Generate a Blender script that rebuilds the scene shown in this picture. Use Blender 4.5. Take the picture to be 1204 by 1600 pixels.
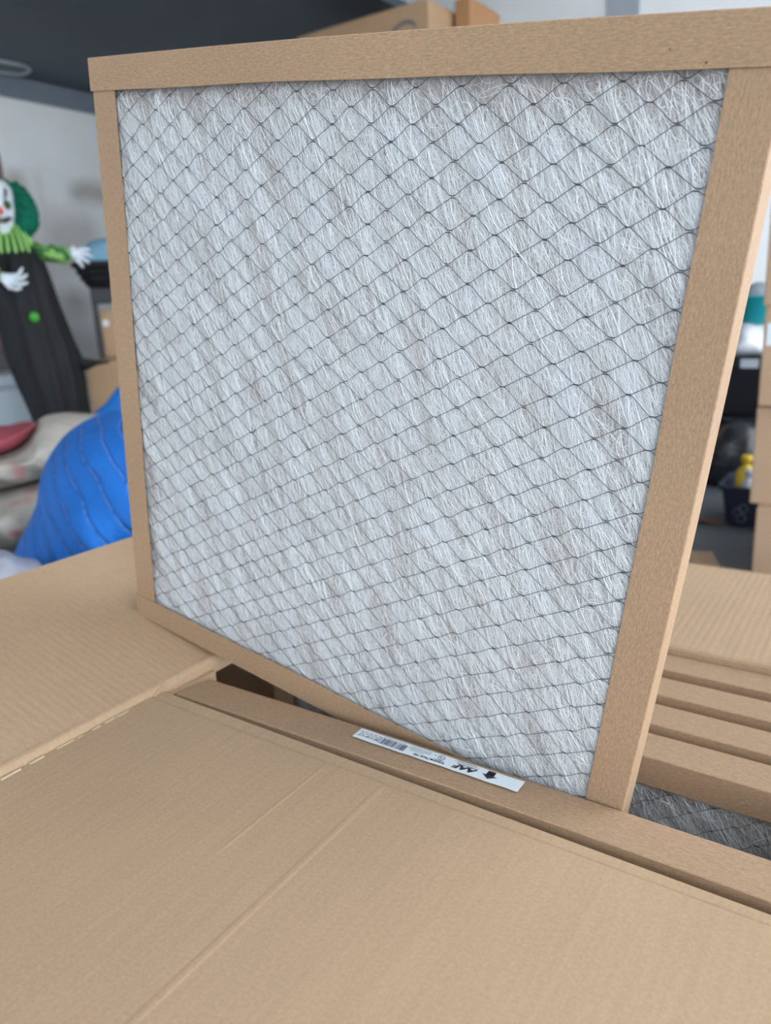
import bpy, bmesh, math, random
import numpy as np
from mathutils import Matrix, Vector

for o in list(bpy.data.objects):
    bpy.data.objects.remove(o, do_unlink=True)
SC = bpy.context.scene
COL = SC.collection
random.seed(7)
RNG = np.random.default_rng(11)

# ------------------------------------------------------------------ camera
H = 0.833                      # lens height above the garage floor
F = 1193.285                   # focal length in pixels of a 1204 x 1600 frame
RM = np.array([[0.8275669, 0.5595191, -0.0455125],      # right
               [0.1098092, -0.2408559, -0.9643290],     # down
               [-0.5505224, 0.7930491, -0.2607648]])    # forward
cam_d = bpy.data.cameras.new('camera')
cam = bpy.data.objects.new('camera', cam_d)
COL.objects.link(cam)
cam_d.sensor_fit = 'VERTICAL'
cam_d.sensor_height = 24.0
cam_d.sensor_width = 24.0 * 1204 / 1600
cam_d.lens = 24.0 * F / 1600
cam_d.clip_start = 0.01
m3 = Matrix((RM[0], -RM[1], -RM[2])).transposed()
cam.matrix_world = Matrix.Translation((0, 0, H)) @ m3.to_4x4()
cam_d.dof.use_dof = True
cam_d.dof.focus_distance = 0.46
cam_d.dof.aperture_fstop = 5.0
SC.camera = cam

# ------------------------------------------------------------------ sky, daylight, exposure
w = bpy.data.worlds.new('overcast_sky')
SC.world = w
w.use_nodes = True
bg = w.node_tree.nodes['Background']
bg.inputs[0].default_value = (0.86, 0.93, 1.0, 1)
bg.inputs[1].default_value = 1.75
SC.view_settings.view_transform = 'Standard'
SC.view_settings.look = 'None'
SC.view_settings.gamma = 1
SC.view_settings.use_curve_mapping = False
SC.view_settings.exposure = 1.5


# ------------------------------------------------------------------ pixel helpers (1204 x 1600 frame)
def ray(px, py):
    return RM.T @ np.array([(px - 602) / F, (py - 800) / F, 1.0])


def at(px, py, z=None, X=None, Y=None):
    """Point on a pixel's line of sight at floor-relative height z, or at world X or Y."""
    d = ray(px, py)
    if z is not None:
        t = (z - H) / d[2]
    elif X is not None:
        t = X / d[0]
    else:
        t = Y / d[1]
    return Vector((d[0] * t, d[1] * t, d[2] * t + H))


class Facing:
    """Upright plane at ground distance D, square to the line of sight of one pixel column."""
    def __init__(self, px, py, D):
        d = ray(px, py)
        g = np.array([d[0], d[1]])
        g /= np.linalg.norm(g)
        self.g, self.r, self.D = g, np.array([g[1], -g[0]]), D
        b = self.pt(px, py)
        self.base = Vector((b.x, b.y, 0))
        self.rz = math.atan2(self.r[1], self.r[0])

    def pt(self, px, py, back=0.0):
        d = ray(px, py)
        t = (self.D + back) / (d[0] * self.g[0] + d[1] * self.g[1])
        return Vector((d[0] * t, d[1] * t, d[2] * t + H))

    def loc(self, px, py, back=0.0):
        """(lateral, depth, height) relative to the base, local axes of an Empty turned by rz."""
        p = self.pt(px, py) - self.base
        return Vector((p.x * self.r[0] + p.y * self.r[1], back, p.z))


# ------------------------------------------------------------------ object helpers
def thing(name, label, cat, loc=(0, 0, 0), rz=0.0, group=None):
    o = bpy.data.objects.new(name, None)
    COL.objects.link(o)
    o.empty_display_size = 0.05
    o.location = loc
    o.rotation_euler = (0, 0, rz)
    tag(o, label, cat, group)
    return o


def tag(o, label=None, cat=None, group=None, kind=None):
    if label: o['label'] = label
    if cat: o['category'] = cat
    if group: o['group'] = group
    if kind: o['kind'] = kind
    return o


def link(name, me, mat=None, parent=None):
    o = bpy.data.objects.new(name, me)
    COL.objects.link(o)
    if mat is not None and not me.materials:
        me.materials.append(mat)
    if parent is not None:
        o.parent = parent
    return o


def mesh(name, verts, faces, smooth=False):
    me = bpy.data.meshes.new(name)
    me.from_pydata([tuple(v) for v in verts], [], faces)
    if smooth:
        me.polygons.foreach_set('use_smooth', [True] * len(me.polygons))
    me.update()
    return me


def from_bm(name, bm, smooth=False):
    bmesh.ops.recalc_face_normals(bm, faces=bm.faces)
    me = bpy.data.meshes.new(name)
    bm.to_mesh(me)
    bm.free()
    if smooth:
        me.polygons.foreach_set('use_smooth', [True] * len(me.polygons))
    return me


def box_bm(bm, lo, hi, bevel=0.0, seg=2):
    r = bmesh.ops.create_cube(bm, size=1.0)
    c = [(a + b) / 2 for a, b in zip(lo, hi)]
    s = [b - a for a, b in zip(lo, hi)]
    for v in r['verts']:
        v.co = Vector((v.co.x * s[0] + c[0], v.co.y * s[1] + c[1], v.co.z * s[2] + c[2]))
    if bevel:
        es = list({e for v in r['verts'] for e in v.link_edges})
        bmesh.ops.bevel(bm, geom=es, offset=bevel, segments=seg, profile=0.5, affect='EDGES')


def box(name, lo, hi, mat, parent=None, bevel=0.0, seg=2):
    bm = bmesh.new()
    box_bm(bm, lo, hi, bevel, seg)
    return link(name, from_bm(name, bm), mat, parent)


def loft_mesh(name, rings, cap=True, smooth=True):
    n = len(rings[0])
    vs = [v for r in rings for v in r]
    fs = []
    for i in range(len(rings) - 1):
        for j in range(n):
            k = (j + 1) % n
            fs.append((i * n + j, i * n + k, (i + 1) * n + k, (i + 1) * n + j))
    if cap:
        fs.append(tuple(range(n - 1, -1, -1)))
        fs.append(tuple((len(rings) - 1) * n + j for j in range(n)))
    me = mesh(name, vs, fs, smooth)
    return me


def tube_data(pts, radii, seg=8, closed=False):
    pts = [Vector(p) for p in pts]
    n = len(pts)
    if not hasattr(radii, '__len__'):
        radii = [radii] * n
    vs, fs = [], []
    ref = Vector((0.123, 0.31, 0.94)).normalized()
    for i, p in enumerate(pts):
        a = pts[(i - 1) % n] if (closed or i > 0) else p
        b = pts[(i + 1) % n] if (closed or i < n - 1) else p
        d = (b - a).normalized()
        u = d.cross(ref)
        if u.length < 1e-4:
            u = d.cross(Vector((1, 0, 0)))
        u.normalize()
        v = d.cross(u)
        for k in range(seg):
            t = 2 * math.pi * k / seg
            vs.append(p + (u * math.cos(t) + v * math.sin(t)) * radii[i])
    m = n if closed else n - 1
    for i in range(m):
        i2 = (i + 1) % n
        for k in range(seg):
            k2 = (k + 1) % seg
            fs.append((i * seg + k, i * seg + k2, i2 * seg + k2, i2 * seg + k))
    if not closed:
        fs.append(tuple(range(seg - 1, -1, -1)))
        fs.append(tuple((n - 1) * seg + k for k in range(seg)))
    return vs, fs


class MB:
    def __init__(self):
        self.v, self.f = [], []

    def add(self, vs, fs):
        o = len(self.v)
        self.v += [Vector(p) for p in vs]
        self.f += [tuple(i + o for i in q) for q in fs]
        return self

    def tube(self, pts, r, seg=8, closed=False):
        return self.add(*tube_data(pts, r, seg, closed))

    def blob(self, c, r, seg=12, rings=8):
        c = Vector(c)
        r = (r, r, r) if not hasattr(r, '__len__') else r
        vs, fs = [c + Vector((0, 0, r[2]))], []
        for i in range(1, rings):
            t = math.pi * i / rings
            for k in range(seg):
                p = 2 * math.pi * k / seg
                vs.append(c + Vector((r[0] * math.sin(t) * math.cos(p), r[1] * math.sin(t) * math.sin(p), r[2] * math.cos(t))))
        vs.append(c - Vector((0, 0, r[2])))
        L = len(vs) - 1
        for k in range(seg):
            k2 = (k + 1) % seg
            fs.append((0, 1 + k, 1 + k2))
            fs.append((L, L - seg + k2, L - seg + k))
            for i in range(rings - 2):
                a = 1 + i * seg
                fs.append((a + k, a + seg + k, a + seg + k2, a + k2))
        return self.add(vs, fs)

    def build(self, name, mat, parent=None, smooth=True):
        return link(name, mesh(name, self.v, self.f, smooth), mat, parent)


# ------------------------------------------------------------------ materials
def lin(r, g, b):
    f = lambda c: c / 12.92 if c <= 0.04045 else ((c + 0.055) / 1.055) ** 2.4
    return (f(r / 255), f(g / 255), f(b / 255), 1)


class Mat:
    def __init__(self, name):
        self.m = bpy.data.materials.new(name)
        self.m.use_nodes = True
        self.t = self.m.node_tree
        self.b = self.t.nodes['Principled BSDF']
        self.out = self.t.nodes['Material Output']
        self.co = None

    def n(self, kind, **kw):
        nd = self.t.nodes.new(kind)
        for k, v in kw.items():
            if k.startswith('i_'):
                key = k[2:]
                nd.inputs[int(key) if key.isdigit() else key].default_value = v
            else:
                setattr(nd, k, v)
        return nd

    def l(self, a, b):
        self.t.links.new(a, b)

    def coord(self, scale=(1, 1, 1), rot=(0, 0, 0)):
        if self.co is None:
            self.co = self.n('ShaderNodeTexCoord')
        mp = self.n('ShaderNodeMapping')
        mp.inputs['Scale'].default_value = scale
        mp.inputs['Rotation'].default_value = rot
        self.l(self.co.outputs['Object'], mp.inputs['Vector'])
        return mp.outputs[0]

    def noise(self, vec, scale, detail=2, rough=0.5):
        nd = self.n('ShaderNodeTexNoise')
        nd.inputs['Scale'].default_value = scale
        nd.inputs['Detail'].default_value = detail
        nd.inputs['Roughness'].default_value = rough
        self.l(vec, nd.inputs['Vector'])
        return nd.outputs['Fac']

    def ramp(self, fac, a, b, lo, hi):
        r = self.n('ShaderNodeMapRange')
        r.inputs[1].default_value, r.inputs[2].default_value = a, b
        r.inputs[3].default_value, r.inputs[4].default_value = lo, hi
        self.l(fac, r.inputs[0])
        return r.outputs[0]

    def math(self, op, a, b=None):
        nd = self.n('ShaderNodeMath', operation=op)
        for i, s in enumerate((a, b)):
            if s is None: continue
            if isinstance(s, (int, float)): nd.inputs[i].default_value = s
            else: self.l(s, nd.inputs[i])
        return nd.outputs[0]

    def scaled(self, col, fac):
        """colour (tuple or socket) multiplied by a value socket"""
        nd = self.n('ShaderNodeVectorMath', operation='SCALE')
        if isinstance(col, tuple): nd.inputs[0].default_value = col[:3]
        else: self.l(col, nd.inputs[0])
        self.l(fac, nd.inputs['Scale'])
        return nd.outputs[0]

    def mix(self, fac, a, b):
        nd = self.n('ShaderNodeMix', data_type='RGBA')
        for s, i in ((fac, 0), (a, 6), (b, 7)):
            if isinstance(s, (int, float)): nd.inputs[i].default_value = s
            elif isinstance(s, tuple): nd.inputs[i].default_value = s
            else: self.l(s, nd.inputs[i])
        return nd.outputs[2]

    def bump(self, h, strength, dist=0.001):
        nd = self.n('ShaderNodeBump')
        nd.inputs['Strength'].default_value = strength
        nd.inputs['Distance'].default_value = dist
        self.l(h, nd.inputs['Height'])
        self.l(nd.outputs[0], self.b.inputs['Normal'])

    def color(self, c):
        if isinstance(c, tuple): self.b.inputs['Base Color'].default_value = c
        else: self.l(c, self.b.inputs['Base Color'])
        return self

    def set(self, rough=0.6, metal=0.0, spec=0.5):
        self.b.inputs['Roughness'].default_value = rough
        self.b.inputs['Metallic'].default_value = metal
        self.b.inputs['Specular IOR Level'].default_value = spec
        return self.m


def simple(name, rgb, rough=0.6, metal=0.0, var=0.12, scale=8.0, spec=0.5, bump=0.0):
    M = Mat(name)
    v = M.coord()
    a = M.ramp(M.noise(v, scale, 4), 0.3, 0.7, 1 - var, 1 + var)
    M.color(M.scaled(lin(*rgb), a))
    if bump:
        M.bump(M.noise(v, scale * 4, 3), bump, 0.01)
    return M.set(rough, metal, spec)


def specks(M, v, scale, size):
    vo = M.n('ShaderNodeTexVoronoi')
    vo.inputs['Scale'].default_value = scale
    M.l(v, vo.inputs['Vector'])
    near = M.ramp(vo.outputs['Distance'], size * 0.6, size, 1, 0)
    sx = M.n('ShaderNodeSeparateColor')
    M.l(vo.outputs['Color'], sx.inputs[0])
    pick = M.ramp(sx.outputs[0], 0.86, 0.88, 0, 1)
    return M.math('MULTIPLY', near, pick)


def kraft(name, rgb, corr=None, cstr=0.25, fine=0.10):
    M = Mat(name)
    v = M.coord()
    a = M.ramp(M.noise(v, 5, 3), 0.3, 0.7, 0.95, 1.05)
    b = M.ramp(M.noise(v, 420, 3, 0.7), 0.25, 0.75, 1 - fine, 1 + fine)
    st = (8, 260, 260) if corr == 'X' else (260, 8, 260)
    s = M.ramp(M.noise(M.coord(st), 1.0, 3), 0.3, 0.7, 0.965, 1.035)
    col = M.scaled(M.scaled(M.scaled(lin(*rgb), a), b), s)
    sp = specks(M, v, 42, 0.034)
    col = M.mix(sp, col, lin(96, 66, 42))
    M.color(col)
    h = M.ramp(M.noise(v, 420, 3, 0.7), 0, 1, 0, 0.12)
    if corr:
        wv = M.n('ShaderNodeTexWave', wave_type='BANDS', bands_direction='Y' if corr == 'X' else 'X')
        wv.inputs['Scale'].default_value = 42
        wv.inputs['Distortion'].default_value = 0.6
        wv.inputs['Detail'].default_value = 1
        M.l(v, wv.inputs['Vector'])
        h = M.math('ADD', h, M.math('MULTIPLY', wv.outputs['Fac'], cstr))
    M.bump(h, 0.5, 0.0006)
    return M.set(0.72, 0, 0.25)


def chipboard(name, rgb):
    """Pressed kraft board of the filter frames, fibres lying along local X."""
    M = Mat(name)
    v = M.coord()
    a = M.ramp(M.noise(v, 7, 3), 0.3, 0.7, 0.94, 1.05)
    s = M.ramp(M.noise(M.coord((260, 900, 900)), 1.0, 3, 0.7), 0.3, 0.7, 0.80, 1.18)
    b = M.ramp(M.noise(v, 600, 2, 0.7), 0.3, 0.7, 0.92, 1.08)
    col = M.scaled(M.scaled(M.scaled(lin(*rgb), a), b), s)
    sp = specks(M, v, 55, 0.04)
    col = M.mix(sp, col, lin(84, 58, 38))
    M.color(col)
    M.bump(M.noise(M.coord((260, 900, 900)), 1.0, 3), 0.4, 0.0005)
    return M.set(0.68, 0, 0.3)


KR = (196, 164, 130)
m_flap_x = kraft('kraft_corrugated_x', (172, 145, 117), 'X', 0.35)
m_flap_y = kraft('kraft_corrugated_y', (172, 145, 117), 'Y', 0.35)
m_near = kraft('kraft_near_flap', (172, 145, 117), 'Y', 0.10)
m_wall = kraft('kraft_wall', (172, 145, 117), None)
m_carton = kraft('kraft_background_carton', (178, 147, 116), None)
m_carton_d = kraft('kraft_background_carton_shaded', (172, 144, 118), None)  # slightly greyer copy of the carton kraft, a little shade put into its colour
m_frame = chipboard('chipboard_frame', (161, 133, 106))
m_wire = simple('galvanised_wire', (84, 88, 94), 0.4, 0.5, 0.1, 60)
m_label = simple('label_paper', (212, 220, 226), 0.4, 0, 0.01, 40)
m_ink = simple('label_ink', (16, 18, 22), 0.5, 0, 0.02, 40)
m_ink2 = simple('label_ink_blue', (30, 38, 62), 0.5, 0, 0.02, 40)
m_ink3 = simple('label_ink_fine', (104, 112, 124), 0.5, 0, 0.02, 40)
m_tape = simple('clear_tape', (188, 170, 145), 0.18, 0, 0.1, 60, 0.6)

# glass fibre strands
M = Mat('glass_fibre_strands')
M.color(lin(238, 242, 245))
M.b.inputs['Roughness'].default_value = 0.45
tr = M.n('ShaderNodeBsdfTranslucent')
tr.inputs[0].default_value = (0.85, 0.88, 0.92, 1)
mx = M.n('ShaderNodeMixShader')
mx.inputs[0].default_value = 0.3
M.l(M.b.outputs[0], mx.inputs[1]); M.l(tr.outputs[0], mx.inputs[2]); M.l(mx.outputs[0], M.out.inputs[0])
m_fibre = M.m
# pad behind the strands
M = Mat('glass_fibre_pad')
v = M.coord()
vs_ = M.coord((240, 36, 200), (0, 0, math.radians(26)))
a = M.ramp(M.noise(v, 26, 4, 0.6), 0.3, 0.7, 0.88, 1.08)
s = M.ramp(M.noise(vs_, 1.0, 4, 0.7), 0.3, 0.72, 0.76, 1.2)
M.color(M.scaled(M.scaled(lin(180, 173, 170), a), s))
M.bump(M.noise(vs_, 1.0, 4, 0.7), 0.5, 0.001)
M.b.inputs['Roughness'].default_value = 0.8
tr = M.n('ShaderNodeBsdfTranslucent')
tr.inputs[0].default_value = (0.75, 0.72, 0.7, 1)
mx = M.n('ShaderNodeMixShader')
mx.inputs[0].default_value = 0.35
M.l(M.b.outputs[0], mx.inputs[1]); M.l(tr.outputs[0], mx.inputs[2]); M.l(mx.outputs[0], M.out.inputs[0])
m_pad = M.m


# ------------------------------------------------------------------ the garage
XW, YW, ZC = -4.9, 4.6, H + 1.9
# left wall: pale paint with rough unpainted patches of filler
M = Mat('wall_paint_with_patches')
v = M.coord()
nz = M.noise(v, 3.0, 4)
sep = M.n('ShaderNodeSeparateXYZ')
M.l(v, sep.inputs[0])
col = M.scaled(lin(240, 243, 245), M.ramp(nz, 0.3, 0.7, 0.97, 1.03))


def wall_patch(col, p0, p1, c, soft=0.05):
    a, b = at(*p0, X=XW), at(*p1, X=XW)
    y0, y1 = sorted((a.y, b.y)); z0, z1 = sorted((a.z, b.z))
    wob = M.math('MULTIPLY', M.math('SUBTRACT', M.noise(v, 3.5, 3), 0.5), 0.14)
    yy = M.math('ADD', sep.outputs[1], wob)
    zz = M.math('ADD', sep.outputs[2], wob)
    f = M.math('MULTIPLY', M.ramp(yy, y0 - soft, y0 + soft, 0, 1), M.ramp(yy, y1 - soft, y1 + soft, 1, 0))
    f = M.math('MULTIPLY', f, M.math('MULTIPLY', M.ramp(zz, z0 - soft, z0 + soft, 0, 1), M.ramp(zz, z1 - soft, z1 + soft, 1, 0)))
    return M.mix(f, col, c)


col = wall_patch(col, (8, 262), (58, 400), lin(198, 193, 188))
col = wall_patch(col, (55, 268), (84, 440), lin(202, 199, 198))
col = wall_patch(col, (108, 285), (240, 330), lin(190, 186, 180))
col = wall_patch(col, (62, 330), (160, 420), lin(204, 203, 202), 0.1)
col = wall_patch(col, (95, 455), (140, 490), lin(194, 193, 192), 0.08)
M.color(col)
m_wall_l = M.set(0.7, 0, 0.3)
m_wall_f = simple('wall_paint', (236, 239, 242), 0.7, 0, 0.03, 3)
m_ceil = simple('ceiling_paint', (222, 225, 228), 0.8, 0, 0.03, 3)
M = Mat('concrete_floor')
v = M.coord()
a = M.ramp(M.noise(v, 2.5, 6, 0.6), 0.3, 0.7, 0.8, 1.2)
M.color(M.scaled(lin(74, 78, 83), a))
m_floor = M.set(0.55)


def struct(o):
    o['kind'] = 'structure'
    return o


XR, YN = 1.4, -3.2                  # door openings: to the right, and behind left under the raised door
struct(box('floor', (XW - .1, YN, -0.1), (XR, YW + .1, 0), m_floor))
struct(box('floor_outside', (XW - 4, -14, -0.12), (14, YW + 4, -0.02), simple('pale_concrete', (196, 194, 188), 0.8, 0, 0.06, 2)))  # unseen ground added outside, pale so that it bounces daylight indoors
struct(box('wall_left', (XW - .1, YN, 0), (XW, YW, ZC), m_wall_l))
struct(box('wall_far', (XW - .1, YW, 0), (XR, YW + .1, ZC), m_wall_f))
struct(box('wall_near', (-2.40, YN - .1, 0), (XR, YN, ZC), m_wall_f))
struct(box('trim_3', (XW - .1, YN - .1, H + 1.55), (-2.40, YN, ZC), m_wall_f))
struct(box('ceiling', (XW - .1, YN, ZC), (XR, YW + .1, ZC + .1), m_ceil))
m_header = simple('header_paint', (122, 132, 144), 0.7, 0, 0.06, 4)
struct(box('trim_1', (XW, YN, H + 1.37), (XW + .010, YW, H + 1.5), m_header))
a = at(975, 10, Y=YW)
struct(box('trim_2', (a.x - .085, YW - .02, 0), (a.x + .085, YW, ZC), simple('trim_paint', (160, 168, 178), 0.6, 0, 0.03)))
# raised garage door hanging level under the ceiling
m_door = simple('garage_door_paint', (70, 80, 92), 0.55, 0, 0.08, 2)
door = struct(box('door_1', (XW, -2.3, H + 1.5), (-2.44, YW - .02, H + 1.55), m_door))
hp = [at(*p, z=H + 1.494) for p in [(-40, 88), (0, 95), (24, 99.5), (40, 103.5), (47.5, 109), (42, 114), (30, 116.5), (0, 112.5), (-40, 106)]]
mb = MB().tube(hp, 0.011, 8, True)
mb.build('door_handle', simple('handle_metal', (170, 178, 186), 0.4, 0.3), door)
hp2 = [p + Vector((0, 0, 0.006)) for p in hp]
me = mesh('handle_recess', hp2 + [p + Vector((0, 0, -.004)) for p in hp2],
          [tuple(range(9)), tuple(range(17, 8, -1))] + [(i, (i + 1) % 9, 9 + (i + 1) % 9, 9 + i) for i in range(9)])
link('handle_recess', me, simple('handle_recess_paint', (104, 114, 118), 0.5), door)

# ------------------------------------------------------------------ air filter (built once, shared meshes)
S = 0.4953          # side of the square frame
T = 0.035           # depth of the frame
TH = 0.0011         # board thickness


def rail_mesh(name, L, wdt, depth, slant=0.0025, seed=0, ends=0.0, bow=0.0, lipbow=0.0):
    """U-shaped board rail: length along X, web at y=0, lips reaching +y, front at z=0."""
    prof = [(wdt, 0), (0.0006, 0), (0, -0.0006), (slant, -depth), (wdt, -depth), (wdt, -depth + TH), (slant + TH, -depth + TH),
            (TH, -TH), (wdt, -TH)]
    n = 24
    rr = random.Random(seed)
    ph = [rr.uniform(0, 6.28) for _ in range(4)]
    rings = []
    for i in range(n + 1):
        x = L * i / n
        wav = 0.0004 * math.sin(3.1 * x / L * 2 + ph[0]) + 0.00025 * math.sin(19 * x / L + ph[1])
        fl = 0.0005 * math.sin(7 * x / L + ph[2])
        r = []
        for k, (y, z) in enumerate(prof):
            bw = math.sin(math.pi * i / n)
            if k in (1, 2, 7): y -= bow * bw
            elif k in (3, 6): y -= bow * bw * 0.8
            else: y -= lipbow * bw
            if k in (0, 8): y, z = y + wav, z + fl * 0.5
            if k == 4 or k == 5: y = y + wav
            xe = ends * (-z / depth) * (1 if i == 0 else (-1 if i == n else 0))
            r.append(Vector((x + xe, y, z)))
        rings.append(r)
    me = loft_mesh(name, rings, True, False)
    me.materials.append(m_frame)
    return me


OV = 0.0013
me_top = rail_mesh('frame_rail', S + 0.002, 0.0228, T + 2 * OV, seed=1, ends=0.003, bow=0.0020, lipbow=0.0010)
me_bot = rail_mesh('frame_rail', S + 0.002, 0.0238, T + 2 * OV, seed=2, ends=0.004)
me_lft = rail_mesh('frame_rail', S - 0.003, 0.0262, T, seed=3)
me_rgt = rail_mesh('frame_rail', S - 0.003, 0.0232, T, seed=4, bow=0.0028)

# wire net: zigzag strands meeting at short flat nodes
HU, HV = 0.01518, 0.00955
U0, V0 = 0.3766, S - 0.0357      # one node of the net


def net_mesh():
    V_, F_ = [], []
    lo_u, hi_u = 0.012, S - 0.012
    j0, j1 = int((0.010 - V0) / HV) - 1, int((S - 0.012 - V0) / HV) + 1
    for j in range(j0, j1):
        va, vb = V0 + j * HV, V0 + (j + 1) * HV
        if va < 0.008 or vb > S - 0.008: continue
        k0, k1 = int((lo_u - U0) / HU), int((hi_u - U0) / HU)
        pts = []
        for k in range(k0, k1 + 1):
            odd = (k + j) % 2            # node rows: row j has nodes where (k + j) is even
            # strand sits on row j at even, on row j+1 at odd
            vv = vb if odd else va
            up = -1 if odd else 1
            ju = 0.0006 * math.sin(j * 1.7 + k * 2.3)
            jv = 0.0003 * math.sin(j * 2.9 + k * 1.1)
            u = U0 + k * HU + ju
            for du, dv in ((-0.0036, 0.0016), (-0.0021, 0.00055), (-0.0011, 0.00005), (0.0011, 0.00005), (0.0021, 0.00055), (0.0036, 0.0016)):
                wgt = 0.00062 if abs(du) < 0.0015 else 0.00031
                pts.append((u + du, vv + jv + up * dv + up * 0.00022, wgt))
        pts = [p for p in pts if lo_u < p[0] < hi_u]
        b = len(V_)
        n = len(pts)
        for i, (u, v_, r) in enumerate(pts):
            r = 0.00025 if r < 0.0005 else 0.00034
            z = -0.0004 + 0.0004 * math.sin(u * 60 + j) * math.sin(v_ * 45)
            e = min(u - 0.026, S - 0.024 - u, v_ - 0.024, S - 0.024 - v_)
            z = min(z, -0.0018 + max(-0.004, e) * 0.3)
            V_ += [(u, v_ - r, z), (u, v_, z + r), (u, v_ + r, z), (u, v_, z - r)]
        for i in range(n - 1):
            for q in range(4):
                q2 = (q + 1) % 4
                F_.append((b + 4 * i + q, b + 4 * i + q2, b + 4 * i + 4 + q2, b + 4 * i + 4 + q))
    me = mesh('wire_net', V_, F_, True)
    me.materials.append(m_wire)
    return me


def cosnoise(x, y, seed, n=10, smin=8, smax=40):
    r = np.random.default_rng(seed)
    a = np.zeros_like(x)
    for _ in range(n):
        k = r.uniform(smin, smax); t = r.uniform(0, 2 * math.pi)
        a += np.cos(2 * math.pi * k * (x * math.cos(t) + y * math.sin(t)) + r.uniform(0, 6.28))
    return a / math.sqrt(n / 2)


def bulge(u, v_):
    """how far the tufts swell between the wires, 0 at nodes and wires, 1 mid cell"""
    a = np.cos(math.pi * ((u - U0) / HU + (v_ - V0) / HV) / 2)
    b = np.cos(math.pi * ((u - U0) / HU - (v_ - V0) / HV) / 2)
    return np.clip(np.abs(a * b) * -1 + 1, 0, 1) * 0 + (1 - np.abs(a)) * (1 - np.abs(b))


def fibre_mesh(n_fib=75000, npt=8):
    r = RNG
    lo, hi = 0.021, S - 0.021
    m = int(n_fib * 1.9)
    u = r.uniform(lo, hi, m); v_ = r.uniform(lo, hi, m)
    c, s_ = math.cos(math.radians(-20)), math.sin(math.radians(-20))
    # clumps drawn out along the lay of the strands
    uu, vv = (u * c - v_ * s_), (u * s_ + v_ * c) * 0.45
    dens = cosnoise(uu, vv, 5, 12, 10, 45)
    keep = r.uniform(0, 1, m) < np.clip(0.5 + 0.20 * dens, 0.12, 1.0)
    u, v_ = u[keep][:n_fib], v_[keep][:n_fib]
    n = len(u)
    straight = r.uniform(0, 1, n) < 0.70
    th = np.where(straight, np.radians(r.normal(-63, 12, n)), r.uniform(-math.pi, math.pi, n))
    Lh = np.where(straight, r.uniform(0.014, 0.055, n), r.uniform(0.007, 0.026, n))
    kap = np.where(straight, r.normal(0, 0.30, n), r.normal(0, 1.8, n))
    wid = r.uniform(0.00004, 0.00010, n)
    big = r.uniform(0, 1, n) < 0.07 + 0.06 * (u / S)
    wid[big] = r.uniform(0.00010, 0.00017, big.sum())
    z0 = r.uniform(-0.0047, -0.0013, n)
    z0[big] = r.uniform(-0.0022, -0.0009, big.sum())
    Lh[big] *= 1.25
    arc = r.uniform(0.0, 0.0010, n)
    tilt = r.uniform(-0.9, 0.9, n)
    tt = np.linspace(0, 1, npt)
    P = np.zeros((n, npt, 3)); D = np.zeros((n, npt, 2))
    pu, pv = u.copy(), v_.copy()
    for i, t in enumerate(tt):
        ang = th + kap * (t - 0.5)
        if i:
            st = Lh / (npt - 1)
            pu = pu + np.cos(ang) * st; pv = pv + np.sin(ang) * st
        P[:, i, 0], P[:, i, 1] = pu, pv
        D[:, i, 0], D[:, i, 1] = -np.sin(ang), np.cos(ang)
        z = z0 + arc * math.sin(math.pi * t) + 0.0016 * bulge(pu, pv)
        P[:, i, 2] = z
    # tuck the ends under the lips of the frame
    P[:, :, 0] = np.clip(P[:, :, 0], 0.014, S - 0.014)
    P[:, :, 1] = np.clip(P[:, :, 1], 0.014, S - 0.014)
    e = np.minimum.reduce([P[:, :, 0] - 0.024, S - 0.023 - P[:, :, 0], P[:, :, 1] - 0.022, S - 0.022 - P[:, :, 1]])
    cap_ = np.clip(-0.0030 + e * 0.3, -0.0032, 0.0022)
    P[:, :, 2] = np.minimum(P[:, :, 2], cap_)
    W = np.zeros((n, npt, 3))
    W[:, :, 0] = D[:, :, 0] * np.cos(tilt)[:, None]
    W[:, :, 1] = D[:, :, 1] * np.cos(tilt)[:, None]
    W[:, :, 2] = np.sin(tilt)[:, None]
    W *= wid[:, None, None]
    V_ = np.stack([P - W, P + W], axis=2).reshape(-1, 3)
    base = (np.arange(n) * npt * 2)[:, None] + (np.arange(npt - 1) * 2)[None, :]
    base = base.reshape(-1)
    Q = np.stack([base, base + 1, base + 3, base + 2], axis=1).astype(np.int32)
    me = bpy.data.meshes.new('fibre_strands')
    me.vertices.add(len(V_)); me.vertices.foreach_set('co', V_.astype(np.float32).ravel())
    me.loops.add(Q.size); me.loops.foreach_set('vertex_index', Q.ravel())
    me.polygons.add(len(Q))
    me.polygons.foreach_set('loop_start', np.arange(0, Q.size, 4, dtype=np.int32))
    me.polygons.foreach_set('loop_total', np.full(len(Q), 4, dtype=np.int32))
    me.update(calc_edges=True)
    me.materials.append(m_fibre)
    return me


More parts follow.
